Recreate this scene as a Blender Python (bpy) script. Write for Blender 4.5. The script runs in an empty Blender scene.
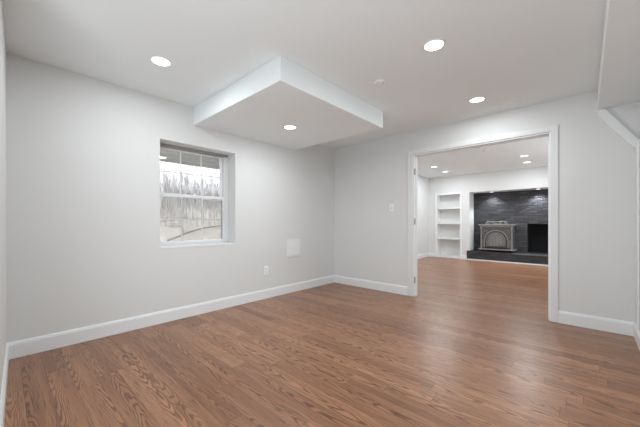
import bpy, bmesh, math, random
from mathutils import Vector, Matrix
random.seed(7)
S = bpy.context.scene
C = S.collection

# ------------------------------------------------------------------ camera
cam_d = bpy.data.cameras.new('camera'); cam = bpy.data.objects.new('camera', cam_d); C.objects.link(cam)
cam_d.sensor_width = 36.0; cam_d.lens = 290.0 / 640 * 36; cam_d.shift_y = 9.1 / 640
cam_d.clip_start = 0.02
cam.location = (0, 0, 1.083); cam.rotation_euler = (math.pi / 2, 0, math.radians(42.5))
S.camera = cam

# ------------------------------------------------------------------ world, exposure
W = bpy.data.worlds.new('world'); S.world = W; W.use_nodes = True
bg = W.node_tree.nodes['Background']
bg.inputs[0].default_value = (0.93, 0.96, 1.0, 1); bg.inputs[1].default_value = 9.0      # white overcast sky
S.view_settings.view_transform = 'Standard'; S.view_settings.look = 'None'
S.view_settings.gamma = 1.0; S.view_settings.use_curve_mapping = False
S.view_settings.exposure = 0.20
LAMP_W = 7.2            # watts of each recessed ceiling lamp in the near room
FAR_W = 11.0            # same, far room
ALCOVE_W = 70.0

def area(name, loc, aim, sx, sy, watts, col=(0.89, 0.96, 1.0)):
    L = bpy.data.lights.new(name, 'AREA'); L.shape = 'RECTANGLE'; L.size = sx; L.size_y = sy; L.energy = watts; L.color = col
    o = bpy.data.objects.new(name, L); C.objects.link(o); o.location = loc
    o.rotation_euler = Vector(aim).to_track_quat('-Z', 'Y').to_euler(); return o
# added unseen fills: behind the camera, aimed at the ceiling; far room's right side
area('ceiling_fill', (-0.25, -0.80, 0.45), (-0.35, 0.62, 1.0), 1.4, 1.0, 46, (0.90, 0.965, 1.0))
area('far_room_fill', (1.45, 6.6, 0.9), (-1, 0, 0.55), 2.4, 1.4, 62, (0.87, 0.955, 1.0))

# ------------------------------------------------------------------ helpers
def mesh_obj(name, bm, mat, parent=None, smooth=False, bevel=0):
    bmesh.ops.recalc_face_normals(bm, faces=bm.faces)
    me = bpy.data.meshes.new(name); bm.to_mesh(me); bm.free()
    for m in (mat if isinstance(mat, (list, tuple)) else [mat]): me.materials.append(m)
    if smooth:
        for p in me.polygons: p.use_smooth = True
    o = bpy.data.objects.new(name, me); C.objects.link(o)
    if parent is not None:
        o.parent = parent
        o.matrix_parent_inverse = Matrix.Translation(-Vector(world_loc(parent)))
    if bevel:
        b = o.modifiers.new('bevel', 'BEVEL'); b.width = bevel; b.segments = 2; b.limit_method = 'ANGLE'
    return o

def world_loc(o):
    v = Vector(o.location)
    if o.parent is not None:      # parents are only ever translated; meshes of parts sit at world coordinates
        return v if o.type == 'EMPTY' else Vector((0, 0, 0)) if o.location.length == 0 else v
    return v

def box(bm, x0, x1, y0, y1, z0, z1):
    vs = [bm.verts.new((x, y, z)) for x in (x0, x1) for y in (y0, y1) for z in (z0, z1)]
    for f in ((0,1,3,2), (4,6,7,5), (0,4,5,1), (2,3,7,6), (0,2,6,4), (1,5,7,3)):
        bm.faces.new([vs[i] for i in f])
    return vs

def cyl(bm, c, r, d, axis=2, seg=32, r2=None):
    """cylinder centred on c with length d along an axis"""
    m = {2: Matrix.Identity(4), 0: Matrix.Rotation(math.pi/2, 4, 'Y'), 1: Matrix.Rotation(math.pi/2, 4, 'X')}[axis]
    bmesh.ops.create_cone(bm, cap_ends=True, segments=seg, radius1=r, radius2=r if r2 is None else r2, depth=d,
                          matrix=Matrix.Translation(c) @ m)

def prism(bm, pts, n):
    """closed polygon (3D points) pushed along the vector n"""
    a = [bm.verts.new(p) for p in pts]; b = [bm.verts.new(Vector(p) + Vector(n)) for p in pts]
    bm.faces.new(a); bm.faces.new(b[::-1])
    for i in range(len(a)):
        j = (i + 1) % len(a); bm.faces.new((a[i], b[i], b[j], a[j]))

def tube(bm, pts, r, seg=8, r1=None):
    pts = [Vector(p) for p in pts]; rings = []
    for i, p in enumerate(pts):
        t = (pts[min(i+1, len(pts)-1)] - pts[max(i-1, 0)]).normalized()
        a = t.orthogonal().normalized() if i == 0 else (pa - t * pa.dot(t)).normalized()
        pa = a; b = t.cross(a)
        k = i / (len(pts) - 1); rr = r + ((r1 if r1 is not None else r) - r) * k
        rings.append([bm.verts.new(p + (a * math.cos(q) + b * math.sin(q)) * rr) for q in [2*math.pi*s/seg for s in range(seg)]])
    for u, w in zip(rings, rings[1:]):
        for s in range(seg): bm.faces.new((u[s], u[(s+1) % seg], w[(s+1) % seg], w[s]))
    bm.faces.new(rings[0][::-1]); bm.faces.new(rings[-1])

def lathe(bm, c, prof, seg=36):
    """profile of (r, z) turned round the vertical through c"""
    rings = []
    for r, z in prof:
        rings.append([bm.verts.new((c[0] + max(r, 1e-4)*math.cos(2*math.pi*s/seg), c[1] + max(r, 1e-4)*math.sin(2*math.pi*s/seg), c[2] + z)) for s in range(seg)])
    for u, w in zip(rings, rings[1:]):
        for s in range(seg): bm.faces.new((u[s], u[(s+1) % seg], w[(s+1) % seg], w[s]))
    bm.faces.new(rings[0][::-1]); bm.faces.new(rings[-1])

def wall_bm(a0, a1, z0, z1, t0, t1, holes, along):
    """a wall running along 'x' or 'y' between a0 and a1, thick from t0 to t1, with rectangular holes (a,b,zlo,zhi)"""
    bm = bmesh.new()
    As = sorted({a0, a1} | {h[0] for h in holes} | {h[1] for h in holes})
    Zs = sorted({z0, z1} | {h[2] for h in holes} | {h[3] for h in holes})
    As = [a for a in As if a0 <= a <= a1]; Zs = [z for z in Zs if z0 <= z <= z1]
    solid = lambda i, k: 0 <= i < len(As)-1 and 0 <= k < len(Zs)-1 and not any(
        h[0] < (As[i]+As[i+1])/2 < h[1] and h[2] < (Zs[k]+Zs[k+1])/2 < h[3] for h in holes)
    cache = {}
    def V(a, t, z):
        key = (a, t, z)
        if key not in cache: cache[key] = bm.verts.new((a, t, z) if along == 'x' else (t, a, z))
        return cache[key]
    for i in range(len(As)-1):
        for k in range(len(Zs)-1):
            if not solid(i, k): continue
            A, B, Z, Y = As[i], As[i+1], Zs[k], Zs[k+1]
            bm.faces.new((V(A,t0,Z), V(B,t0,Z), V(B,t0,Y), V(A,t0,Y)))
            bm.faces.new((V(A,t1,Z), V(A,t1,Y), V(B,t1,Y), V(B,t1,Z)))
            if not solid(i-1, k): bm.faces.new((V(A,t0,Z), V(A,t0,Y), V(A,t1,Y), V(A,t1,Z)))
            if not solid(i+1, k): bm.faces.new((V(B,t0,Z), V(B,t1,Z), V(B,t1,Y), V(B,t0,Y)))
            if not solid(i, k-1): bm.faces.new((V(A,t0,Z), V(A,t1,Z), V(B,t1,Z), V(B,t0,Z)))
            if not solid(i, k+1): bm.faces.new((V(A,t0,Y), V(B,t0,Y), V(B,t1,Y), V(A,t1,Y)))
    return bm

def tag(o, label=None, cat=None, group=None, kind=None):
    if label: o['label'] = label
    if cat: o['category'] = cat
    if group: o['group'] = group
    if kind: o['kind'] = kind
    return o

def thing(name, loc, label=None, cat=None, group=None, kind=None):
    o = bpy.data.objects.new(name, None); C.objects.link(o); o.location = loc; o.empty_display_size = 0.1
    return tag(o, label, cat, group, kind)

def struct(name, bm, mat, label, cat, parent=None, bevel=0):
    o = mesh_obj(name, bm, mat, parent, bevel=bevel)
    if parent is None: tag(o, label, cat, kind='structure')
    return o

# ------------------------------------------------------------------ materials
class NT:
    def __init__(s, name):
        s.m = bpy.data.materials.new(name); s.m.use_nodes = True; s.t = s.m.node_tree
        s.b = s.t.nodes['Principled BSDF']; s.out = s.t.nodes['Material Output']
    def n(s, typ, props=None, **ins):
        x = s.t.nodes.new(typ)
        for k, v in (props or {}).items(): setattr(x, k, v)
        for k, v in ins.items():
            key = int(k[1:]) if k[0] == 'i' and k[1:].isdigit() else k.replace('_', ' ')
            s.set(x.inputs[key], v)
        return x
    def set(s, sock, v):
        if isinstance(v, bpy.types.NodeSocket): s.t.links.new(v, sock)
        else: sock.default_value = v
    def math(s, op, a, b=0.0, c=None):
        x = s.n('ShaderNodeMath', {'operation': op}, i0=a, i1=b)
        if c is not None: s.set(x.inputs[2], c)
        return x.outputs[0]
    def ramp(s, fac, stops):
        x = s.n('ShaderNodeValToRGB', None, i0=fac); e = x.color_ramp.elements
        while len(e) < len(stops): e.new(0.5)
        for el, (p, c) in zip(e, stops): el.position = p; el.color = (*c, 1)
        return x.outputs[0]
    def mix(s, fac, a, b, mode='MIX'):
        x = s.t.nodes.new('ShaderNodeMix'); x.data_type = 'RGBA'; x.blend_type = mode
        s.set(x.inputs['Factor'], fac); s.set(x.inputs[6], a); s.set(x.inputs[7], b)
        return x.outputs[2]

def painted(name, col, rough=0.6, bump=0.04, scale=180, var=0.015):
    k = NT(name); co = k.n('ShaderNodeTexCoord').outputs['Object']
    nz = k.n('ShaderNodeTexNoise', None, Vector=co, Scale=scale, Detail=2.0).outputs[0]
    big = k.n('ShaderNodeTexNoise', None, Vector=co, Scale=1.3, Detail=3.0).outputs[0]
    lo = tuple(c * (1 - var) for c in col) + (1,); hi = tuple(min(1, c * (1 + var)) for c in col) + (1,)
    k.set(k.b.inputs['Base Color'], k.mix(big, lo, hi))
    k.b.inputs['Roughness'].default_value = rough
    bp = k.n('ShaderNodeBump', None, Strength=bump, Distance=0.002, Height=nz)
    k.set(k.b.inputs['Normal'], bp.outputs[0])
    return k.m

M_wall = painted('wall_paint', (0.72, 0.725, 0.72), 0.7)
M_ceil = painted('ceiling_paint', (0.85, 0.89, 0.90), 0.8)
M_trim = painted('trim_paint', (0.82, 0.83, 0.84), 0.32, 0.015, 60)
M_casing = painted('casing_paint', (0.76, 0.765, 0.765), 0.4, 0.015, 60)
M_plast = painted('white_plastic', (0.88, 0.88, 0.88), 0.35, 0.01, 40)
M_vinyl = painted('white_vinyl', (0.80, 0.81, 0.83), 0.35, 0.01, 40)
M_track = painted('grey_window_track', (0.30, 0.30, 0.30), 0.5, 0.01)
M_gasket = painted('dark_gasket', (0.05, 0.05, 0.055), 0.6, 0.01)
M_shelf = painted('shelf_paint', (0.80, 0.80, 0.79), 0.5, 0.015, 60)
M_slot = painted('socket_slot', (0.03, 0.03, 0.03), 0.5, 0.01)

def metal(name, col, rough=0.35, bump=0.02, metallic=1.0):
    k = NT(name); co = k.n('ShaderNodeTexCoord').outputs['Object']
    nz = k.n('ShaderNodeTexNoise', None, Vector=co, Scale=90.0, Detail=4.0).outputs[0]
    k.set(k.b.inputs['Base Color'], k.mix(nz, tuple(c * 0.8 for c in col) + (1,), tuple(min(1, c * 1.15) for c in col) + (1,)))
    k.b.inputs['Metallic'].default_value = metallic; k.b.inputs['Roughness'].default_value = rough
    k.set(k.b.inputs['Normal'], k.n('ShaderNodeBump', None, Strength=bump * 10, Distance=0.001, Height=nz).outputs[0])
    return k.m
M_steel = metal('satin_nickel', (0.42, 0.42, 0.41), 0.4)
M_iron = metal('grey_cast_iron', (0.105, 0.10, 0.107), 0.45, 0.05, 0.4)
M_iron_lt = metal('pewter_trim_iron', (0.31, 0.30, 0.285), 0.42, 0.04, 0.5)
M_iron_dk = metal('black_iron', (0.02, 0.02, 0.022), 0.55, 0.04, 0.2)

def floor_material():
    k = NT('wood_laminate')
    co = k.n('ShaderNodeTexCoord').outputs['Object']
    sp = k.n('ShaderNodeSeparateXYZ', None, Vector=co)
    x, y = sp.outputs[0], sp.outputs[1]
    PW, PL = 0.118, 1.25
    yr = k.math('DIVIDE', k.math('ADD', y, 0.03), PW)
    row = k.math('FLOOR', yr)
    rnd_row = k.n('ShaderNodeTexWhiteNoise', {'noise_dimensions': '1D'}, W=row).outputs[0]
    xr = k.math('ADD', k.math('DIVIDE', x, PL), k.math('MULTIPLY', rnd_row, 3.7))
    idx = k.math('FLOOR', xr)
    cid = k.n('ShaderNodeCombineXYZ', None, X=row, Y=idx)
    wn = k.n('ShaderNodeTexWhiteNoise', {'noise_dimensions': '2D'}, Vector=cid.outputs[0]).outputs[0]
    seed = k.math('MULTIPLY', wn, 37.0)
    # cathedral grain: level lines of a noise stretched along the plank
    wn2 = k.n('ShaderNodeTexWhiteNoise', {'noise_dimensions': '2D'}, Vector=k.n('ShaderNodeVectorMath', {'operation': 'ADD'}, i0=cid.outputs[0], i1=(17.3, 5.1, 0)).outputs[0]).outputs[0]
    v = k.math('ADD', k.math('SUBTRACT', k.math('FRACT', yr), 0.5), k.math('MULTIPLY', k.math('SUBTRACT', wn2, 0.5), 1.3))
    gv = k.n('ShaderNodeCombineXYZ', None, X=k.math('MULTIPLY', x, 3.0), Y=k.math('MULTIPLY', y, 15.0), Z=seed)
    nz = k.n('ShaderNodeTexNoise', None, Vector=gv.outputs[0], Scale=1.0, Detail=2.5, Roughness=0.5).outputs[0]
    flip = k.math('MULTIPLY_ADD', k.math('GREATER_THAN', wn, 0.5), 2.0, -1.0)
    cyc = k.math('ADD', k.math('MULTIPLY', k.math('MULTIPLY', x, 6.5), flip), k.math('MULTIPLY', k.math('MULTIPLY', v, v), 24.0))
    cyc = k.math('ADD', cyc, k.math('MULTIPLY', nz, 4.5))
    rings = k.math('MULTIPLY_ADD', k.math('SINE', k.math('MULTIPLY', cyc, 6.2832)), 0.5, 0.5)
    fv = k.n('ShaderNodeCombineXYZ', None, X=k.math('MULTIPLY', x, 7.0), Y=k.math('MULTIPLY', y, 130.0), Z=seed)
    fine = k.n('ShaderNodeTexNoise', None, Vector=fv.outputs[0], Scale=1.0, Detail=3.0).outputs[0]
    lv = k.n('ShaderNodeCombineXYZ', None, X=k.math('MULTIPLY', x, 1.1), Y=k.math('MULTIPLY', y, 20.0), Z=seed)
    broad = k.n('ShaderNodeTexNoise', None, Vector=lv.outputs[0], Scale=1.0, Detail=2.0).outputs[0]
    tone = k.ramp(wn, [(0.0, (0.25, 0.110, 0.053)), (0.5, (0.345, 0.158, 0.078)), (1.0, (0.43, 0.208, 0.108))])
    c1 = k.mix(k.math('MULTIPLY', k.ramp(rings, [(0.45, (0, 0, 0)), (0.95, (1, 1, 1))]), 0.74), tone, (0.085, 0.036, 0.021, 1))
    c2 = k.mix(k.math('MULTIPLY', k.ramp(broad, [(0.45, (0, 0, 0)), (0.75, (1, 1, 1))]), 0.35), c1, (0.52, 0.28, 0.155, 1))
    c3 = k.mix(k.math('MULTIPLY', k.ramp(fine, [(0.52, (0, 0, 0)), (0.75, (1, 1, 1))]), 0.78), c2, (0.085, 0.038, 0.023, 1))
    # seams
    fy = k.math('FRACT', yr); fx = k.math('FRACT', xr)
    ey = k.math('MINIMUM', fy, k.math('SUBTRACT', 1.0, fy))
    ex = k.math('MINIMUM', fx, k.math('SUBTRACT', 1.0, fx))
    sy = k.math('LESS_THAN', ey, 0.012); sx = k.math('LESS_THAN', ex, 0.0012)
    seam = k.math('MAXIMUM', sy, sx)
    c4 = k.mix(k.math('MULTIPLY', seam, 0.6), c3, (0.06, 0.028, 0.018, 1))
    k.set(k.b.inputs['Base Color'], c4)
    k.set(k.b.inputs['Roughness'], k.math('MULTIPLY_ADD', fine, 0.16, 0.25))
    k.b.inputs['IOR'].default_value = 1.55
    h = k.math('SUBTRACT', k.math('MULTIPLY', fine, 0.35), k.math('MULTIPLY', seam, 0.8))
    k.set(k.b.inputs['Normal'], k.n('ShaderNodeBump', None, Strength=0.10, Distance=0.001, Height=h).outputs[0])
    return k.m
M_floor = floor_material()

def brick_material(name, horiz=False):
    k = NT(name); co = k.n('ShaderNodeTexCoord').outputs['Object']
    sp = k.n('ShaderNodeSeparateXYZ', None, Vector=co)
    v = k.n('ShaderNodeCombineXYZ', None, X=sp.outputs[0], Y=sp.outputs[1] if horiz else sp.outputs[2])
    br = k.n('ShaderNodeTexBrick', None, Vector=v.outputs[0], Scale=1.0, Mortar_Size=0.007, Mortar_Smooth=0.3,
             Brick_Width=0.21, Row_Height=0.067, Color1=(0.014, 0.014, 0.017, 1), Color2=(0.062, 0.061, 0.072, 1), Mortar=(0.006, 0.006, 0.008, 1))  # lighter brick tone also stands in for highlights on the courses
    nz = k.n('ShaderNodeTexNoise', None, Vector=co, Scale=38.0, Detail=5.0, Roughness=0.65).outputs[0]
    k.set(k.b.inputs['Base Color'], k.mix(k.math('MULTIPLY', nz, 0.35), br.outputs[0], (0.07, 0.07, 0.082, 1)))
    k.b.inputs['Roughness'].default_value = 0.42
    hh = k.math('ADD', k.math('MULTIPLY', k.math('SUBTRACT', 1.0, br.outputs['Fac']), 1.0), k.math('MULTIPLY', nz, 0.5))
    k.set(k.b.inputs['Normal'], k.n('ShaderNodeBump', None, Strength=1.0, Distance=0.025, Height=hh).outputs[0])
    return k.m
M_brick = brick_material('black_painted_brick')
M_brick_top = brick_material('black_painted_brick_top', True)
M_firebox = painted('firebox_black', (0.006, 0.006, 0.007), 0.9, 0.2, 60)  # even near-black lining of the firebox
M_edge_glint = painted('hearth_edge_glint', (0.16, 0.16, 0.165), 0.5, 0.05, 60)

def glass_material():
    k = NT('window_glass'); k.t.nodes.remove(k.b)
    tr = k.n('ShaderNodeBsdfTransparent', None, Color=(0.97, 0.98, 0.98, 1))
    gl = k.n('ShaderNodeBsdfGlossy', None, Color=(1, 1, 1, 1), Roughness=0.02)
    fr = k.n('ShaderNodeFresnel', None, IOR=1.35)
    mx = k.n('ShaderNodeMixShader', None, i0=fr.outputs[0], i1=tr.outputs[0], i2=gl.outputs[0])
    k.t.links.new(mx.outputs[0], k.out.inputs[0]); return k.m
M_glass = glass_material()

def screen_material():
    k = NT('insect_screen'); k.t.nodes.remove(k.b)
    tr = k.n('ShaderNodeBsdfTransparent', None, Color=(1, 1, 1, 1))
    df = k.n('ShaderNodeBsdfDiffuse', None, Color=(0.62, 0.60, 0.57, 1))
    tl = k.n('ShaderNodeBsdfTranslucent', None, Color=(0.62, 0.60, 0.57, 1))
    ad = k.n('ShaderNodeMixShader', None, i0=0.5, i1=df.outputs[0], i2=tl.outputs[0])
    mx = k.n('ShaderNodeMixShader', None, i0=0.18, i1=tr.outputs[0], i2=ad.outputs[0])
    k.t.links.new(mx.outputs[0], k.out.inputs[0]); return k.m
M_screen = screen_material()

def emit_material(name, col, st):
    k = NT(name); k.b.inputs['Base Color'].default_value = (0.9, 0.9, 0.9, 1)
    k.b.inputs['Emission Color'].default_value = (*col, 1); k.b.inputs['Emission Strength'].default_value = st
    return k.m
M_lamp = emit_material('lamp_diffuser', (1.0, 0.985, 0.96), 4.0)

def ground_material():
    k = NT('snowy_leaf_litter'); co = k.n('ShaderNodeTexCoord').outputs['Object']
    a = k.n('ShaderNodeTexNoise', None, Vector=co, Scale=9.0, Detail=8.0, Roughness=0.7).outputs[0]
    b = k.n('ShaderNodeTexNoise', None, Vector=co, Scale=0.8, Detail=3.0).outputs[0]
    sp = k.n('ShaderNodeSeparateXYZ', None, Vector=co)
    hz = k.math('ADD', sp.outputs[2], k.math('MULTIPLY', b, 1.2))
    snow = k.ramp(k.math('ADD', k.math('MULTIPLY', k.math('SUBTRACT', hz, 1.9), 0.7), a), [(0.42, (0, 0, 0)), (0.62, (1, 1, 1))])
    leaf = k.ramp(a, [(0.3, (0.55, 0.50, 0.455)), (0.7, (0.76, 0.70, 0.645))])
    k.set(k.b.inputs['Base Color'], k.mix(snow, leaf, k.ramp(a, [(0.38, (0.020, 0.020, 0.023)), (0.58, (0.072, 0.071, 0.079))])))
    k.b.inputs['Roughness'].default_value = 0.9
    return k.m
M_ground = ground_material()

def wood_out(name, c0, c1, sc=12.0):
    k = NT(name); co = k.n('ShaderNodeTexCoord').outputs['Object']
    nz = k.n('ShaderNodeTexNoise', None, Vector=co, Scale=sc, Detail=5.0).outputs[0]
    k.set(k.b.inputs['Base Color'], k.mix(nz, (*c0, 1), (*c1, 1))); k.b.inputs['Roughness'].default_value = 0.85
    return k.m
M_deck = wood_out('weathered_deck_wood', (0.36, 0.36, 0.345), (0.46, 0.455, 0.435))
M_bark = wood_out('pale_bark', (0.30, 0.28, 0.28), (0.74, 0.71, 0.69), 14)
M_dark = wood_out('dark_branch', (0.10, 0.08, 0.07), (0.18, 0.15, 0.13), 20)

# ------------------------------------------------------------------ room dimensions
XL, YB, XR = -3.37, 4.06, 0.35           # near room: left wall, back wall, right wall
ZC, ZL = 2.424, 2.22                     # near ceiling, lowered parts
YF, XFL, ZF = 9.20, -3.70, 2.505         # far room: far wall, left wall, ceiling
XRR = 1.60; YBK = -2.6
WY0, WY1, WZ0, WZ1 = 1.135, 2.044, 0.800, 1.985   # window recess
DX0, DX1, DZ = -1.868, -0.283, 2.081     # doorway

# ------------------------------------------------------------------ structure
bm = bmesh.new(); box(bm, -3.95, XRR + .15, YBK - .15, 10.4, -0.12, 0)
struct('floor', bm, M_floor, 'warm brown wood laminate floor running through both rooms', 'floor')

bm = bmesh.new(); box(bm, XL - .28, 0.09, YBK - .15, YB + .11, ZC, ZC + .25)
struct('ceiling', bm, M_ceil, 'flat white ceiling of the near room', 'ceiling')
bm = bmesh.new(); box(bm, 0.09, XRR + .15, YBK - .15, YB + .11, ZL, ZC + .25)
struct('ceiling_right', bm, M_ceil, 'lowered white ceiling along the right side of the near room', 'ceiling')
bm = bmesh.new(); box(bm, -3.95, XRR + .15, YB + .11, 10.4, ZF, ZF + .2)
struct('ceiling_far', bm, M_ceil, 'white ceiling of the fireplace room', 'ceiling')
bm = bmesh.new(); box(bm, XL, -1.80, 1.495, 3.09, ZL, ZC)
struct('ceiling_soffit', bm, M_ceil, 'boxed white soffit hanging from the ceiling beside the window wall', 'soffit', bevel=0.004)

bm = wall_bm(-.1, YB + .11, 0, ZC, XL - .28, XL, [(WY0, WY1, WZ0, WZ1)], 'y')
struct('wall_left', bm, M_wall, 'pale grey wall with the deep window recess', 'wall')
bm = wall_bm(-3.95, XRR + .15, 0, ZC + .25, YB, YB + .11, [(DX0, DX1, -1, DZ)], 'x')
struct('wall_back', bm, M_wall, 'pale grey wall with the wide doorway', 'wall')
# front wall: very slightly out of square, ends at the passage the camera stands in
bm = bmesh.new(); fy = lambda x: 0.014 - 0.0250 * (x + 3.37)
prism(bm, [(XL - .28, fy(XL - .28), 0), (-2.0, fy(-2.0), 0), (-2.0, fy(-2.0) - .12, 0), (XL - .28, fy(XL - .28) - .12, 0)], (0, 0, ZC))
struct('wall_front', bm, M_wall, 'pale grey wall seen edge-on at the left of the near room', 'wall')
bm = bmesh.new(); box(bm, -2.12, -2.0, YBK, -0.145, 0, ZC)
struct('wall_passage_left', bm, M_wall, 'left wall of the passage behind the near room', 'wall')
bm = bmesh.new(); box(bm, -2.12, XRR + .15, YBK - .12, YBK, 0, ZC)
struct('wall_passage_end', bm, M_wall, 'end wall of the passage behind the near room', 'wall')
bm = bmesh.new(); box(bm, XRR, XRR + .15, YBK, YB, 0, ZL)
struct('wall_outer_right', bm, M_wall, 'outer wall right of the near room', 'wall')
bm = bmesh.new(); box(bm, XR, XR + .25, 2.7, YB, 0, 1.80)
struct('wall_right', bm, M_wall, 'low pale grey wall at the right of the near room', 'wall')
bm = bmesh.new(); box(bm, XFL - .2, XFL, YB + .11, 10.3, 0, ZF)
struct('wall_far_left', bm, M_wall, 'left wall of the fireplace room', 'wall')
AX0, AX1, AZ = -2.51, 0.35, 1.968        # alcove of the fireplace
SX0, SX1, SZ1 = -3.462, -2.745, 1.962    # recess of the shelves
bm = wall_bm(XFL, XRR, 0, ZF, YF, 9.66, [(AX0, AX1, -1, AZ), (SX0, SX1, 0.04, SZ1)], 'x')
struct('wall_far', bm, M_wall, 'far pale wall with the fireplace alcove and built-in shelves', 'wall')
bm = bmesh.new(); box(bm, XFL, XRR, 10.3, 10.4, 0, ZF)
struct('wall_far_outer', bm, M_wall, 'outer wall behind the fireplace', 'wall')
bm = bmesh.new(); box(bm, XRR, XRR + .15, YB + .11, 10.3, 0, ZF)
struct('wall_far_right', bm, M_wall, 'right wall of the fireplace room', 'wall')

# baseboards: a board with a chamfered top edge; d = direction into the room
def baseboard(name, p, q, d, h=0.132, t=0.015, where=''):
    bm = bmesh.new(); p = Vector((*p, 0)); q = Vector((*q, 0)); d = Vector((*d, 0))
    prof = [(0, 0.001), (t, 0.001), (t, h - .022), (t * .75, h - .016), (t * .75, h - .010), (t * .35, h), (0, h)]
    prism(bm, [p + d * a + Vector((0, 0, z)) for a, z in prof], q - p)
    return struct(name, bm, M_trim, where, 'baseboard')
baseboard('baseboard_left', (XL, fy(XL)), (XL, YB), (1, 0), where='white baseboard under the window wall')
baseboard('baseboard_back', (XL, YB), (DX0 - .080, YB), (0, -1), where='white baseboard left of the doorway')
baseboard('baseboard_back_right', (DX1 + .064, YB), (XR, YB), (0, -1), where='white baseboard right of the doorway')
baseboard('baseboard_right', (XR, 2.71), (XR, YB), (-1, 0), where='white baseboard of the low wall at the right edge')
baseboard('baseboard_front', (XL, fy(XL)), (-2.0, fy(-2.0)), (0.0297, 1), where='white baseboard at the left edge, seen end-on')
baseboard('baseboard_far_left', (XFL, YB + .11), (XFL, YF), (1, 0), where='white baseboard on the left wall of the fireplace room')
baseboard('baseboard_far', (XFL, YF), (-3.50, YF), (0, -1), h=.12, where='white baseboard left of the built-in shelves')
baseboard('baseboard_far_middle', (-2.72, YF), (-2.572, YF), (0, -1), h=.12, where='white baseboard between shelves and hearth')

# right side of the near room: corner board, sloping trim and the drop of the bulkhead
bm = bmesh.new(); box(bm, XR - .012, XR, 3.80, 3.905, .133, 1.80)
struct('trim_1', bm, M_trim, 'upright white board at the right edge of the room', 'trim', bevel=0.003)
bm = bmesh.new()
prism(bm, [(0.092, YB - .03, 2.219), (0.142, YB - .03, 2.219), (0.372, YB - .03, 1.862), (0.372, YB - .03, 1.79), (0.338, YB - .03, 1.79), (0.092, YB - .03, 2.155)], (0, .03, 0))
struct('trim_2', bm, M_trim, 'sloping white trim running down from the bulkhead to the right corner', 'trim', bevel=0.006)
bm = bmesh.new(); box(bm, XR, XR + .25, 2.70, YB - .031, 1.80, 1.825)
struct('trim_3', bm, M_trim, 'white cap board on the low right wall', 'trim', bevel=0.003)

# ------------------------------------------------------------------ doorway: casing, jamb, hinges
d = thing('door_1', ((DX0 + DX1) / 2, YB, 0), 'wide cased doorway to the fireplace room with its doors taken off', 'doorway', kind='structure')
def casing(y0, y1, name):
    bm = bmesh.new(); a, b, z = DX0 - .080, DX1 + .064, DZ + .066; i0, i1, zi = DX0 - .001, DX1 + .001, DZ + .001
    prism(bm, [(a, y0, 0.001), (a, y0, z), (b, y0, z), (b, y0, 0.001), (i1, y0, 0.001), (i1, y0, zi), (i0, y0, zi), (i0, y0, 0.001)], (0, y1 - y0, 0))
    return mesh_obj(name, bm, M_casing, d, bevel=0.004)
casing(YB, YB - .014, 'casing'); casing(YB + .11, YB + .124, 'casing')
bm = bmesh.new(); box(bm, DX0, DX0 + .014, YB, YB + .11, 0.001, DZ); box(bm, DX1 - .014, DX1, YB, YB + .11, 0.001, DZ)
box(bm, DX0 + .014, DX1 - .014, YB, YB + .11, DZ - .014, DZ)
mesh_obj('jamb', bm, M_trim, d)
bm = bmesh.new(); box(bm, DX0 + .014, DX0 + .026, YB + .055, YB + .09, 0.001, DZ - .014); box(bm, DX1 - .026, DX1 - .014, YB + .055, YB + .09, 0.001, DZ - .014)
box(bm, DX0 + .026, DX1 - .026, YB + .055, YB + .09, DZ - .026, DZ - .014)
mesh_obj('door_stop', bm, M_trim, d)
for z in (0.24, 1.10, 1.83):
    bm = bmesh.new(); box(bm, DX0 + .014, DX0 + .017, YB + .006, YB + .044, z - .045, z + .045)
    cyl(bm, (DX0 + .018, YB - .001 + .004, z), .006, .09, seg=10)
    h = mesh_obj('hinge', bm, M_steel, d); h['label'] = 'satin nickel hinge leaf left on the jamb'

# ------------------------------------------------------------------ window
wx = -3.55
w = thing('window_1', (wx, (WY0 + WY1) / 2, WZ0), 'white vinyl double-hung window in a deep wall recess', 'window', kind='structure')
def rect_ring(bm, y0, y1, z0, z1, t, x0, x1, tr=None, tt=None, tb=None):
    tr = tr or t; tt = tt or t; tb = tb or t
    box(bm, x0, x1, y0, y0 + t, z0, z1); box(bm, x0, x1, y1 - tr, y1, z0, z1)
    box(bm, x0, x1, y0 + t, y1 - tr, z1 - tt, z1); box(bm, x0, x1, y0 + t, y1 - tr, z0, z0 + tb)
bm = bmesh.new(); rect_ring(bm, WY0, WY1, WZ0 + .02, WZ1, .025, wx - .10, wx, tr=.055, tt=.018, tb=.012)
mesh_obj('window_frame', bm, M_vinyl, w, bevel=.003)
bm = bmesh.new(); box(bm, wx - .005, XL + .004, WY0, WY1, WZ0, WZ0 + .02)
mesh_obj('window_sill', bm, M_trim, w, bevel=.003)
zm = 1.405; SY0, SY1 = WY0 + .026, WY1 - .056
def sash(name, z0, z1, x0, x1, tt, tb):
    bm = bmesh.new(); rect_ring(bm, SY0, SY1, z0, z1, .032, x0, x1, tt=tt, tb=tb)
    s = mesh_obj(name, bm, M_vinyl, w, bevel=.003)
    xm = (x0 + x1) / 2; a, b, lo, hi = SY0 + .032, SY1 - .032, z0 + tb, z1 - tt
    bm = bmesh.new(); box(bm, xm - .002, xm + .002, a, b, lo, hi); mesh_obj('glass_pane', bm, M_glass, s)
    bm = bmesh.new()
    for f in (1/3, 2/3): y = a + (b - a) * f; box(bm, xm - .008, xm - .003, y - .006, y + .006, lo, hi)
    z = (lo + hi) / 2; box(bm, xm - .008, xm - .003, a, b, z - .005, z + .005)
    mesh_obj('muntin_grid', bm, M_vinyl, s)
    return s
up = sash('upper_sash', zm - .018, 1.952, wx - .075, wx - .045, .012, .036)
lo_ = sash('lower_sash', WZ0 + .033, zm + .018, wx - .04, wx - .01, .036, .030)
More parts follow.
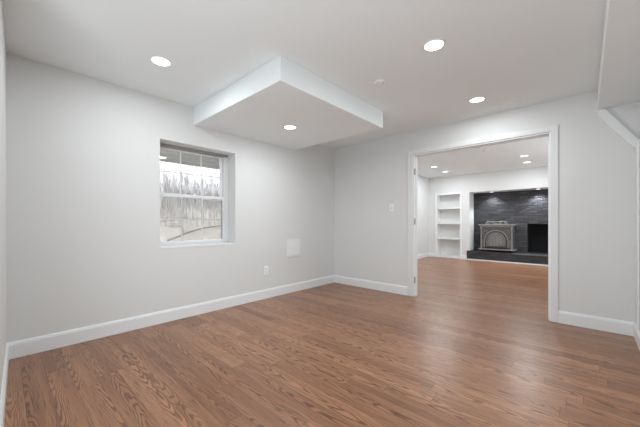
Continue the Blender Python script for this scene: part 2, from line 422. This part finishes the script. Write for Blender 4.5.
bm = bmesh.new(); box(bm, wx - .009, wx + .004, 1.56, 1.62, zm + .003, zm + .018); cyl(bm, (wx - .003, 1.59, zm + .025), .012, .014, seg=14)
mesh_obj('sash_lock', bm, M_plast, lo_)
bm = bmesh.new(); box(bm, wx - .044, wx - .0405, SY1 - .030, SY1 - .022, WZ0 + .05, zm - .02); box(bm, wx - .0095, wx - .006, SY1 - .037, SY1 - .027, WZ0 + .07, zm - .02)
mesh_obj('weather_strip', bm, M_gasket, w)
bm = bmesh.new(); box(bm, wx - .044, wx + .003, SY0, SY1, 1.953, WZ1 - .018); box(bm, wx + .0005, wx + .012, SY0, SY1 + .04, WZ1 - .030, WZ1 - .001)
mesh_obj('head_track', bm, M_track, w)
bm = bmesh.new(); box(bm, wx - .094, wx - .092, SY0, SY1, WZ0 + .05, zm)
mesh_obj('insect_screen', bm, M_screen, w)

# ------------------------------------------------------------------ recessed lights
def recessed(x, y, z, watts, label, group, r=0.067):
    t = thing('recessed_light', (x, y, z), label, 'ceiling light', group)
    bm = bmesh.new()
    seg = 40; prof = [(r, -.0005), (r + .015, -.0005), (r + .013, -.006), (r + .002, -.007), (r, -.004)]
    rings = []
    for rr, zz in prof + [prof[0]]:
        rings.append([bm.verts.new((x + rr*math.cos(2*math.pi*s/seg), y + rr*math.sin(2*math.pi*s/seg), z + zz)) for s in range(seg)])
    for u, v in zip(rings, rings[1:]):
        for s in range(seg): bm.faces.new((u[s], u[(s+1) % seg], v[(s+1) % seg], v[s]))
    bmesh.ops.remove_doubles(bm, verts=bm.verts, dist=1e-6)
    mesh_obj('trim_ring', bm, M_plast, t, smooth=True)
    bm = bmesh.new(); cyl(bm, (x, y, z - .0025), r - .001, .004, seg=40); mesh_obj('diffuser', bm, M_lamp, t)
    L = bpy.data.lights.new('lamp', 'SPOT' if r < .06 else 'AREA')
    if r < .06: L.shadow_soft_size = .03; L.spot_size = math.radians(110); L.spot_blend = .7
    else: L.shape = 'DISK'; L.size = 2 * r - .01
    L.energy = watts; L.color = (0.92, 0.97, 1.0)
    lo = bpy.data.objects.new('lamp', L); C.objects.link(lo); lo.parent = t; lo.location = (0, 0, -.0085)
    return t
G1 = 'recessed lights of the near room'
recessed(-2.599, 0.883, ZC, LAMP_W, 'round recessed ceiling light nearest the window wall, left of the soffit', G1)
recessed(-2.593, 2.302, ZL, LAMP_W, 'round recessed light in the underside of the boxed soffit', G1)
recessed(-0.845, 2.196, ZC, LAMP_W, 'largest looking round recessed ceiling light, right of the soffit', G1)
recessed(-0.873, 3.485, ZC, LAMP_W, 'round recessed ceiling light just in front of the doorway', G1)
recessed(-0.85, 0.75, ZC, LAMP_W, 'round recessed ceiling light overhead, above the picture', G1)
recessed(0.3, -1.3, ZL, LAMP_W, 'added unseen recessed light in the passage behind the camera', G1)  # added lamp, fills the front of the room from behind
recessed(0.95, 1.9, ZL, LAMP_W, 'round recessed light in the lowered ceiling on the right', G1)
G2 = 'recessed lights of the fireplace room'
recessed(-2.84, 7.394, ZF, FAR_W, 'recessed light in the far room ceiling, left pair, nearer one', G2)
recessed(-2.88, 8.309, ZF, FAR_W, 'recessed light in the far room ceiling, left pair, closer to the shelves', G2)
recessed(-0.968, 7.481, ZF, FAR_W, 'recessed light in the far room ceiling, right pair, nearer one', G2)
recessed(-1.018, 8.311, ZF, FAR_W, 'recessed light in the far room ceiling, right pair, closer to the fireplace', G2)
recessed(-2.86, 5.4, ZF, FAR_W, 'recessed light near the left wall of the far room, behind the doorway', G2)
recessed(0.6, 6.2, ZF, FAR_W, 'recessed light at the right of the far room', G2)
G3 = 'small lights in the fireplace alcove'
recessed(-2.0, 9.50, AZ, ALCOVE_W, 'small light in the alcove top above the wood stove', G3, .05)
recessed(-0.92, 9.50, AZ, ALCOVE_W, 'small light in the alcove top above the open firebox', G3, .05)
recessed(0.10, 9.50, AZ, ALCOVE_W, 'small light in the alcove top at its right end', G3, .05)

def detector(x, y, z, label):
    t = thing('smoke_detector', (x, y, z), label, 'smoke detector')
    bm = bmesh.new(); lathe(bm, (x, y, z), [(.052, -.0005), (.052, -.008), (.046, -.015), (.03, -.019), (.001, -.020)], 32)
    mesh_obj('housing', bm, M_plast, t, smooth=False)
    bm = bmesh.new()
    for k in range(10):
        q = 2 * math.pi * k / 10; cyl(bm, (x + .037*math.cos(q), y + .037*math.sin(q), z - .0172), .004, .004, seg=8)
    mesh_obj('vent', bm, M_steel, t)
detector(-1.447, 2.426, ZC, 'small round white smoke detector on the ceiling right of the soffit')
detector(-1.441, 6.388, ZF, 'small round white smoke detector on the far room ceiling')

# ------------------------------------------------------------------ wall plates
t = thing('light_switch', (-2.21, YB, 1.31), 'white toggle light switch plate left of the doorway', 'light switch')
bm = bmesh.new(); box(bm, -2.247, -2.173, YB - .009, YB, 1.253, 1.372); mesh_obj('cover_plate', bm, M_plast, t, bevel=.003)
bm = bmesh.new(); box(bm, -2.215, -2.205, YB - .017, YB - .006, 1.303, 1.325); g = mesh_obj('toggle', bm, M_plast, t, bevel=.002)
bm = bmesh.new(); box(bm, -2.217, -2.203, YB - .0098, YB - .0085, 1.292, 1.332); mesh_obj('toggle_slot_shade', bm, M_steel, t)  # slot strip also stands in for the switch's dark shadow

t = thing('electrical_outlet', (XL, 2.535, .40), 'white double wall outlet low on the window wall', 'outlet')
bm = bmesh.new(); box(bm, XL, XL + .006, 2.494, 2.572, .340, .462); mesh_obj('cover_plate', bm, M_plast, t, bevel=.003)
for z in (.427, .378):
    bm = bmesh.new(); cyl(bm, (XL + .007, 2.533, z), .0165, .004, axis=0, seg=20); rc = mesh_obj('receptacle', bm, M_plast, t)
    bm = bmesh.new()
    for y in (2.526, 2.540): box(bm, XL + .0088, XL + .0096, y - .0022, y + .0022, z - .004, z + .007)
    cyl(bm, (XL + .0092, 2.533, z - .009), .0032, .0008, axis=0, seg=8)
    mesh_obj('slot', bm, M_slot, rc)

t = thing('access_panel', (XL, 3.067, .55), 'square white access panel on the window wall near the corner', 'access panel')
bm = bmesh.new(); rect_ring(bm, 2.930, 3.204, .552, .820, .022, XL, XL + .010); mesh_obj('panel_frame', bm, M_trim, t, bevel=.002)
bm = bmesh.new(); box(bm, XL, XL + .012, 2.953, 3.181, .575, .797); mesh_obj('panel_door', bm, M_trim, t, bevel=.003)

# ------------------------------------------------------------------ built-in shelves
bx0, bx1, by0, by1, bz0, bz1 = SX0 + .002, SX1 - .002, YF, YF + .28, .042, SZ1 - .002
t = thing('built_in_bookcase', ((bx0 + bx1) / 2, YF, bz0), 'empty white built-in bookcase recessed beside the fireplace', 'bookcase')
bm = bmesh.new(); T = .02
box(bm, bx0, bx0 + T, by0, by1, bz0, bz1); box(bm, bx1 - T, bx1, by0, by1, bz0, bz1)
box(bm, bx0 + T, bx1 - T, by0, by1, bz1 - T, bz1); box(bm, bx0 + T, bx1 - T, by0, by1, bz0, bz0 + T)
mesh_obj('carcass', bm, M_shelf, t)
bm = bmesh.new(); box(bm, bx0, bx1, by1, by1 + .012, bz0, bz1); mesh_obj('back_panel', bm, M_shelf, t)
bm = bmesh.new()
x0, x1, z0, z1 = -3.494, -2.722, .002, 1.995
box(bm, x0, -3.435, YF - .018, YF - .0005, z0, z1); box(bm, -2.765, x1, YF - .018, YF - .0005, z0, z1)
box(bm, -3.435, -2.765, YF - .018, YF - .0005, 1.94, z1); box(bm, -3.435, -2.765, YF - .018, YF - .0005, z0, .068)
mesh_obj('face_frame', bm, M_trim, t, bevel=.002)
for z in (1.499, 1.04, .572):
    bm = bmesh.new(); box(bm, bx0 + T, bx1 - T, YF + .004, by1, z, z + .038); mesh_obj('shelf', bm, M_shelf, t, bevel=.002)

# ------------------------------------------------------------------ fireplace
HZ = .264
t = thing('fireplace', (-1.08, 9.66, 0), 'black painted brick fireplace filling the alcove, with raised hearth and open firebox', 'fireplace')
bm = wall_bm(AX0 - .05, AX1 + .05, 0, AZ + .04, 9.661, 9.76, [(-1.177, -0.30, HZ, 1.05)], 'x'); mesh_obj('brick_face', bm, M_brick, t)
bm = bmesh.new(); X0, X1, Z0, Z1, Y0, Y1 = -1.177, -.30, HZ, 1.05, 9.76, 10.2
for a in ((X0 - .03, X0, Y0, Y1, Z0, Z1), (X1, X1 + .03, Y0, Y1, Z0, Z1), (X0 - .03, X1 + .03, Y0, Y1, Z1, Z1 + .03), (X0 - .03, X1 + .03, Y0, Y1, Z0 - .03, Z0), (X0 - .03, X1 + .03, Y1, Y1 + .03, Z0 - .03, Z1 + .03)):
    box(bm, *a)
mesh_obj('firebox', bm, M_firebox, t)
bm = bmesh.new(); box(bm, AX0 + .001, AX1 - .001, 9.17, 9.66, .001, HZ - .03); box(bm, -2.57, AX0 + .001, 9.17, 9.199, .001, HZ - .03); box(bm, AX1 - .001, AX1 + .06, 9.17, 9.199, .001, HZ - .03)
hb = mesh_obj('hearth', bm, M_brick, t)
bm = bmesh.new(); box(bm, AX0 + .001, AX1 - .001, 9.165, 9.66, HZ - .03, HZ); box(bm, -2.57, AX0 + .001, 9.165, 9.199, HZ - .03, HZ); box(bm, AX1 - .001, AX1 + .06, 9.165, 9.199, HZ - .03, HZ)
mesh_obj('hearth_top', bm, M_brick_top, t)
bm = bmesh.new(); box(bm, -1.44, AX1, 9.157, 9.1645, HZ - .022, HZ + .004); e = mesh_obj('edge_glint', bm, M_edge_glint, t); e['label'] = 'painted light glint on the right part of the hearth edge'  # strip put in for the light glint along the hearth edge
bm = bmesh.new(); box(bm, -2.58, AX1 + .06, 9.155, 9.1695, .001, .030); e = mesh_obj('shoe_molding', bm, M_trim, t); e['label'] = 'white moulding along the foot of the hearth'

# ------------------------------------------------------------------ wood stove
sx0, sx1, sy0, sy1 = -2.24, -1.452, 9.29, 9.64
b0, b1 = .350, .955
t = thing('wood_stove', ((sx0 + sx1) / 2, 9.45, HZ), 'grey cast iron wood stove with arched doors standing on the brick hearth', 'stove')
bm = bmesh.new(); box(bm, sx0, sx1, sy0, sy1, b0, b1)
box(bm, sx1, sx1 + .012, sy0 + .05, sy1 - .04, b0 + .06, b1 - .07); box(bm, sx0 - .012, sx0, sy0 + .05, sy1 - .04, b0 + .06, b1 - .07)
mesh_obj('body', bm, M_iron, t, bevel=.006)
bm = bmesh.new(); box(bm, sx0 - .045, sx1 + .045, sy0 - .045, sy1 + .01, 1.005, 1.03); box(bm, sx0 - .03, sx1 + .03, sy0 - .03, sy1 + .005, .985, 1.005); box(bm, sx0 - .012, sx1 + .012, sy0 - .012, sy1, b1, .985)
mesh_obj('top_plate', bm, M_iron_lt, t, bevel=.006)
bm = bmesh.new(); box(bm, sx0 - .05, sx1 + .05, sy0 - .055, sy1 + .01, .315, .338); box(bm, sx0 - .025, sx1 + .025, sy0 - .03, sy1, .338, .352)
mesh_obj('base_plate', bm, M_iron_lt, t, bevel=.006)
for x in (sx0 + .04, sx1 - .04):
    for y in (sy0 + .03, sy1 - .05):
        bm = bmesh.new(); lathe(bm, (x, y, HZ), [(.026, 0), (.028, .008), (.018, .022), (.022, .04), (.030, .051)], 14); mesh_obj('leg', bm, M_iron_dk, t, smooth=True)
for x in (sx0 + .022, sx1 - .022):       # corner columns
    bm = bmesh.new(); lathe(bm, (x, sy0 - .004, b0), [(.022, 0), (.022, .03), (.014, .045), (.013, .54), (.021, .56), (.022, .604)], 14); mesh_obj('corner_column', bm, M_iron_lt, t, smooth=True)
# arched double doors
cx = (sx0 + sx1) / 2; dw = .255; zs = .56; zb = .405; rise = .27
def arch_pts(side, inset=0.0, n=12):
    """outline of a half arch door in x,z"""
    a = dw - inset; pts = [(cx + side * inset * .6, zb + inset)]
    pts.append((cx + side * a, zb + inset))
    for k in range(n + 1):
        q = k / n * math.pi / 2
        pts.append((cx + side * max(inset * .6, a * math.cos(q)), zs + (rise - inset) * math.sin(q)))
    return pts
for side in (-1, 1):
    bm = bmesh.new(); P = arch_pts(side, .004)
    prism(bm, [(x, sy0 - .014, z) for x, z in P], (0, .013, 0)); dr = mesh_obj('door', bm, M_iron, t, bevel=.003)
    bm = bmesh.new(); P = arch_pts(side, .045)
    prism(bm, [(x, sy0 - .018, z) for x, z in P], (0, .004, 0)); gp = mesh_obj('glass_panel', bm, metal('smoked_stove_glass', (.17, .165, .17), .3, .01, .0) if side < 0 else bpy.data.materials['smoked_stove_glass'], dr)
    bm = bmesh.new(); P = arch_pts(side, .03, 16); tube(bm, [(x, sy0 - .02, z) for x, z in P + P[:1]], .008, 6)
    # tracery: two lancets and a ring inside each door
    xm = cx + side * .115
    for o in (-.045, .045):
        pts = [(xm + o - .035, zb + .06)] + [(xm + o - .035 * math.cos(q), zs - .02 + .05 * math.sin(q)) for q in [math.pi * k / 8 for k in range(9)]] + [(xm + o + .035, zb + .06)]
        tube(bm, [(x, sy0 - .022, z) for x, z in pts], .005, 5)
    tube(bm, [(xm - side*.01 + .04 * math.cos(q), sy0 - .022, zs + .10 + .04 * math.sin(q)) for q in [2*math.pi*k/14 for k in range(15)]], .005, 5)
    mesh_obj('tracery', bm, M_iron_lt, dr)
bm = bmesh.new()
pts = [(cx - .285, sy0 - .012, zb - .01)] + [(cx - .285 * math.cos(q), sy0 - .012, zs + .305 * math.sin(q)) for q in [math.pi*k/24 for k in range(25)]] + [(cx + .285, sy0 - .012, zb - .01)]
tube(bm, pts, .012, 8)
for s in (-1, 1):        # leaf sprays in the spandrels, side panels
    for k in range(5):
        q = .35 + k * .22; tube(bm, [(cx + s * .30 * math.cos(q*.9), sy0 - .006, zs + .31 * math.sin(q*.9)), (cx + s * (.31 + .02*k) , sy0 - .008, zs + .12 + .055*k), (cx + s * .335, sy0 - .006, zs + .16 + .04*k)], .006, 5, .003)
    pts = [(cx + s*.325 + .018*math.cos(q), sy0 - .004, .50 + .10*math.sin(q)) for q in [2*math.pi*k/16 for k in range(17)]]
    tube(bm, pts, .005, 5)
mesh_obj('door_arch', bm, M_iron_lt, t)
bm = bmesh.new(); box(bm, cx - .27, cx + .27, sy0 - .05, sy0, .372, .388); mesh_obj('ash_lip', bm, M_iron_dk, t, bevel=.003)
bm = bmesh.new(); tube(bm, [(cx + .262, sy0 - .012, .60), (cx + .266, sy0 - .05, .60), (cx + .268, sy0 - .055, .56), (cx + .268, sy0 - .055, .47)], .009, 8); mesh_obj('door_handle', bm, M_iron_dk, t, smooth=True)
# damper lever at the left
bm = bmesh.new(); tube(bm, [(sx0 - .01, 9.36, .70), (sx0 - .06, 9.35, .69), (sx0 - .075, 9.34, .60), (sx0 - .055, 9.33, .50)], .008, 8); mesh_obj('side_handle', bm, M_iron_dk, t, smooth=True)
# griddle scroll crest on the top
bm = bmesh.new(); yc = 9.42
def scroll(c, r0, turns, s, ph=0):
    return [(c[0] + s*(r0*(1 - .75*k/22))*math.cos(ph + turns*2*math.pi*k/22), yc, c[1] + (r0*(1 - .75*k/22))*math.sin(ph + turns*2*math.pi*k/22)) for k in range(23)]
tube(bm, [(cx - .29, yc, 1.035), (cx - .24, yc, 1.125), (cx - .17, yc, 1.12), (cx - .05, yc, 1.06), (cx + .02, yc, 1.038)], .013, 8, .008)
tube(bm, scroll((cx - .215, 1.085), .045, 1.2, 1), .008, 6)
tube(bm, [(cx - .12, yc, 1.115), (cx, yc, 1.10), (cx + .12, yc, 1.125), (cx + .20, yc, 1.115)], .010, 8)
tube(bm, scroll((cx + .21, 1.08), .042, 1.2, -1), .008, 6)
tube(bm, scroll((cx + .08, 1.075), .038, 1.2, 1), .007, 6)
tube(bm, [(cx - .30, yc, 1.037), (cx + .28, yc, 1.037)], .008, 8)
cr = mesh_obj('scroll_crest', bm, M_iron_lt, t)
bm = bmesh.new(); box(bm, cx - .20, cx + .20, 9.48, 9.60, 1.03, 1.05); mesh_obj('griddle_lid', bm, M_iron_dk, t, bevel=.004)
bm = bmesh.new(); box(bm, cx - .20, cx + .20, sy1 - .02, 9.66, .78, .94); mesh_obj('flue_collar', bm, M_iron_dk, t)

# ------------------------------------------------------------------ outdoors
bm = bmesh.new(); NX, NY = 60, 60; g = []
def gz(x, y):
    dx = -3.95 - x
    return 0.20 + .50 * dx + .07 * math.sin(y * 1.3 + x) + .05 * math.sin(x * 2.3) + .04 * math.sin(y * 3.1)
for i in range(NX):
    x = -3.75 - 22 * (i / (NX - 1)) ** 1.4
    g.append([bm.verts.new((x, -8 + 30 * j / (NY - 1), gz(x, -8 + 30 * j / (NY - 1)) if i else 0.2)) for j in range(NY)])
for i in range(NX - 1):
    for j in range(NY - 1): bm.faces.new((g[i][j], g[i+1][j], g[i+1][j+1], g[i][j+1]))
hill = struct('hillside', bm, M_ground, 'pale snowy leaf-strewn slope rising outside the window', 'hillside')
for p in hill.data.polygons: p.use_smooth = True

dk = thing('deck', (-5.2, 2.5, 2.35), 'grey underside of a wooden deck outside the window top', 'deck')
bm = bmesh.new(); DXO = -6.40
y = -2.0
while y < 8: box(bm, DXO, -3.97, y, y + .135, 2.48, 2.51); y += .139
mesh_obj('deck_boards', bm, M_deck, dk)
for k in range(6):
    bm = bmesh.new(); x = -4.0 - k * .45; box(bm, x - .02, x + .02, -2, 8, 2.38, 2.48); mesh_obj('joist', bm, M_deck, dk)
bm = bmesh.new(); box(bm, DXO - .03, DXO, -2, 8, 2.34, 2.52); mesh_obj('fascia_board', bm, M_deck, dk)

def sapling(seed):
    r = random.Random(seed); bm = bmesh.new(); H = r.uniform(3.2, 5.0)
    tr = [(r.uniform(-.04, .04) * k, r.uniform(-.05, .05) * k, H * k / 6) for k in range(7)]; tr[0] = (0, 0, -.15)
    tube(bm, tr, r.uniform(.012, .022), 6, .005)
    br = bmesh.new()
    for k in range(16):
        z = r.uniform(.25, .95) * H; i = min(5, int(z / H * 6)); a = r.uniform(0, 6.28); L = r.uniform(.2, .45)
        p = Vector(tr[i]).lerp(Vector(tr[i+1]), z / H * 6 - i) if i else Vector((0, 0, z))
        q = p + Vector((math.cos(a) * L * .5, math.sin(a) * L * .5, L * .6)); e = q + Vector((math.cos(a + .5) * L * .3, math.sin(a + .5) * L * .3, L * .5))
        tube(br, [p, q, e], .010, 4, .003)
    return bm, br
protos = []
for s in range(4):
    a, b = sapling(s + 11); t = bpy.data.objects.new('bare_tree', None); C.objects.link(t)
    o = mesh_obj('trunk', a, M_bark); o.parent = t; o2 = mesh_obj('branches', b, M_bark); o2.parent = t; protos.append(t)
LT = 'thin bare winter tree on the pale slope outside the window'
spots = []
tries = 0
while len(spots) < 12 and tries < 4000:
    tries += 1; X = -7.6 - random.random() * 7; Y = -X * random.uniform(.28, .64)
    if all(math.hypot(X - a, Y - b) > 1.35 for a, b in spots): spots.append((X, Y))
for k, (x, y) in enumerate(spots):
    if k < 4: t = protos[k]
    else:
        src = protos[k % 4]; t = src.copy(); C.objects.link(t)
        for ch in src.children: c = ch.copy(); C.objects.link(c); c.parent = t
    t.location = (x, y, gz(x, y)); t.rotation_euler = (0, 0, random.uniform(0, 6.28))
    tag(t, LT, 'tree', 'bare trees outside the window')
# dry undergrowth: twigs nobody could count
bm = bmesh.new()
for k in range(1900):
    x = -5.6 - random.random() * 9.0; y = -x * random.uniform(.28, .64); z = gz(x, y); a = random.uniform(0, 6.28)
    h = min(random.uniform(.3, 1.0), max(.2, 2.25 - z) if x > -6.7 else 2); l = random.uniform(.02, .25)
    tube(bm, [(x, y, z - .03), (x + l*math.cos(a)*.4, y + l*math.sin(a)*.4, z + h*.6), (x + l*math.cos(a), y + l*math.sin(a), z + h)], .006, 3, .002)
tag(mesh_obj('dry_brush', bm, M_bark), 'dry pale twigs covering the slope outside the window', 'brush', kind='stuff')
# a fallen branch lying along the slope, crossing the lower sash
bm = bmesh.new()
pts = [(-5.2, y, gz(-5.2, y) + .0) for y in (1.0,)]
A = Vector((-5.10, 1.84, 0)); B = Vector((-5.78, 3.2, 0)); P = []
for k in range(9):
    q = A.lerp(B, k / 8); q.z = gz(q.x, q.y) + .03; P.append(q)
tube(bm, P, .016, 7, .010)
tube(bm, [P[2], P[2] + Vector((-.25, .05, .12)), P[2] + Vector((-.5, .02, .16))], .012, 5, .005)
tag(mesh_obj('fallen_branch', bm, M_dark), 'dark fallen branch lying across the slope below the window middle', 'branch')
bm = bmesh.new(); P = []
for k in range(7):
    q = Vector((-6.95, 2.95, 0)).lerp(Vector((-7.25, 3.9, 0)), k / 6); q.z = gz(q.x, q.y) + .05; P.append(q)
tube(bm, P, .026, 7, .014)
tube(bm, [P[3], P[3] + Vector((-.1, .2, .12)), P[3] + Vector((-.15, .35, .14))], .014, 5, .006)
tag(mesh_obj('fallen_branch', bm, M_dark), 'short dark branch higher up the slope, seen just above the middle rail of the window', 'branch')
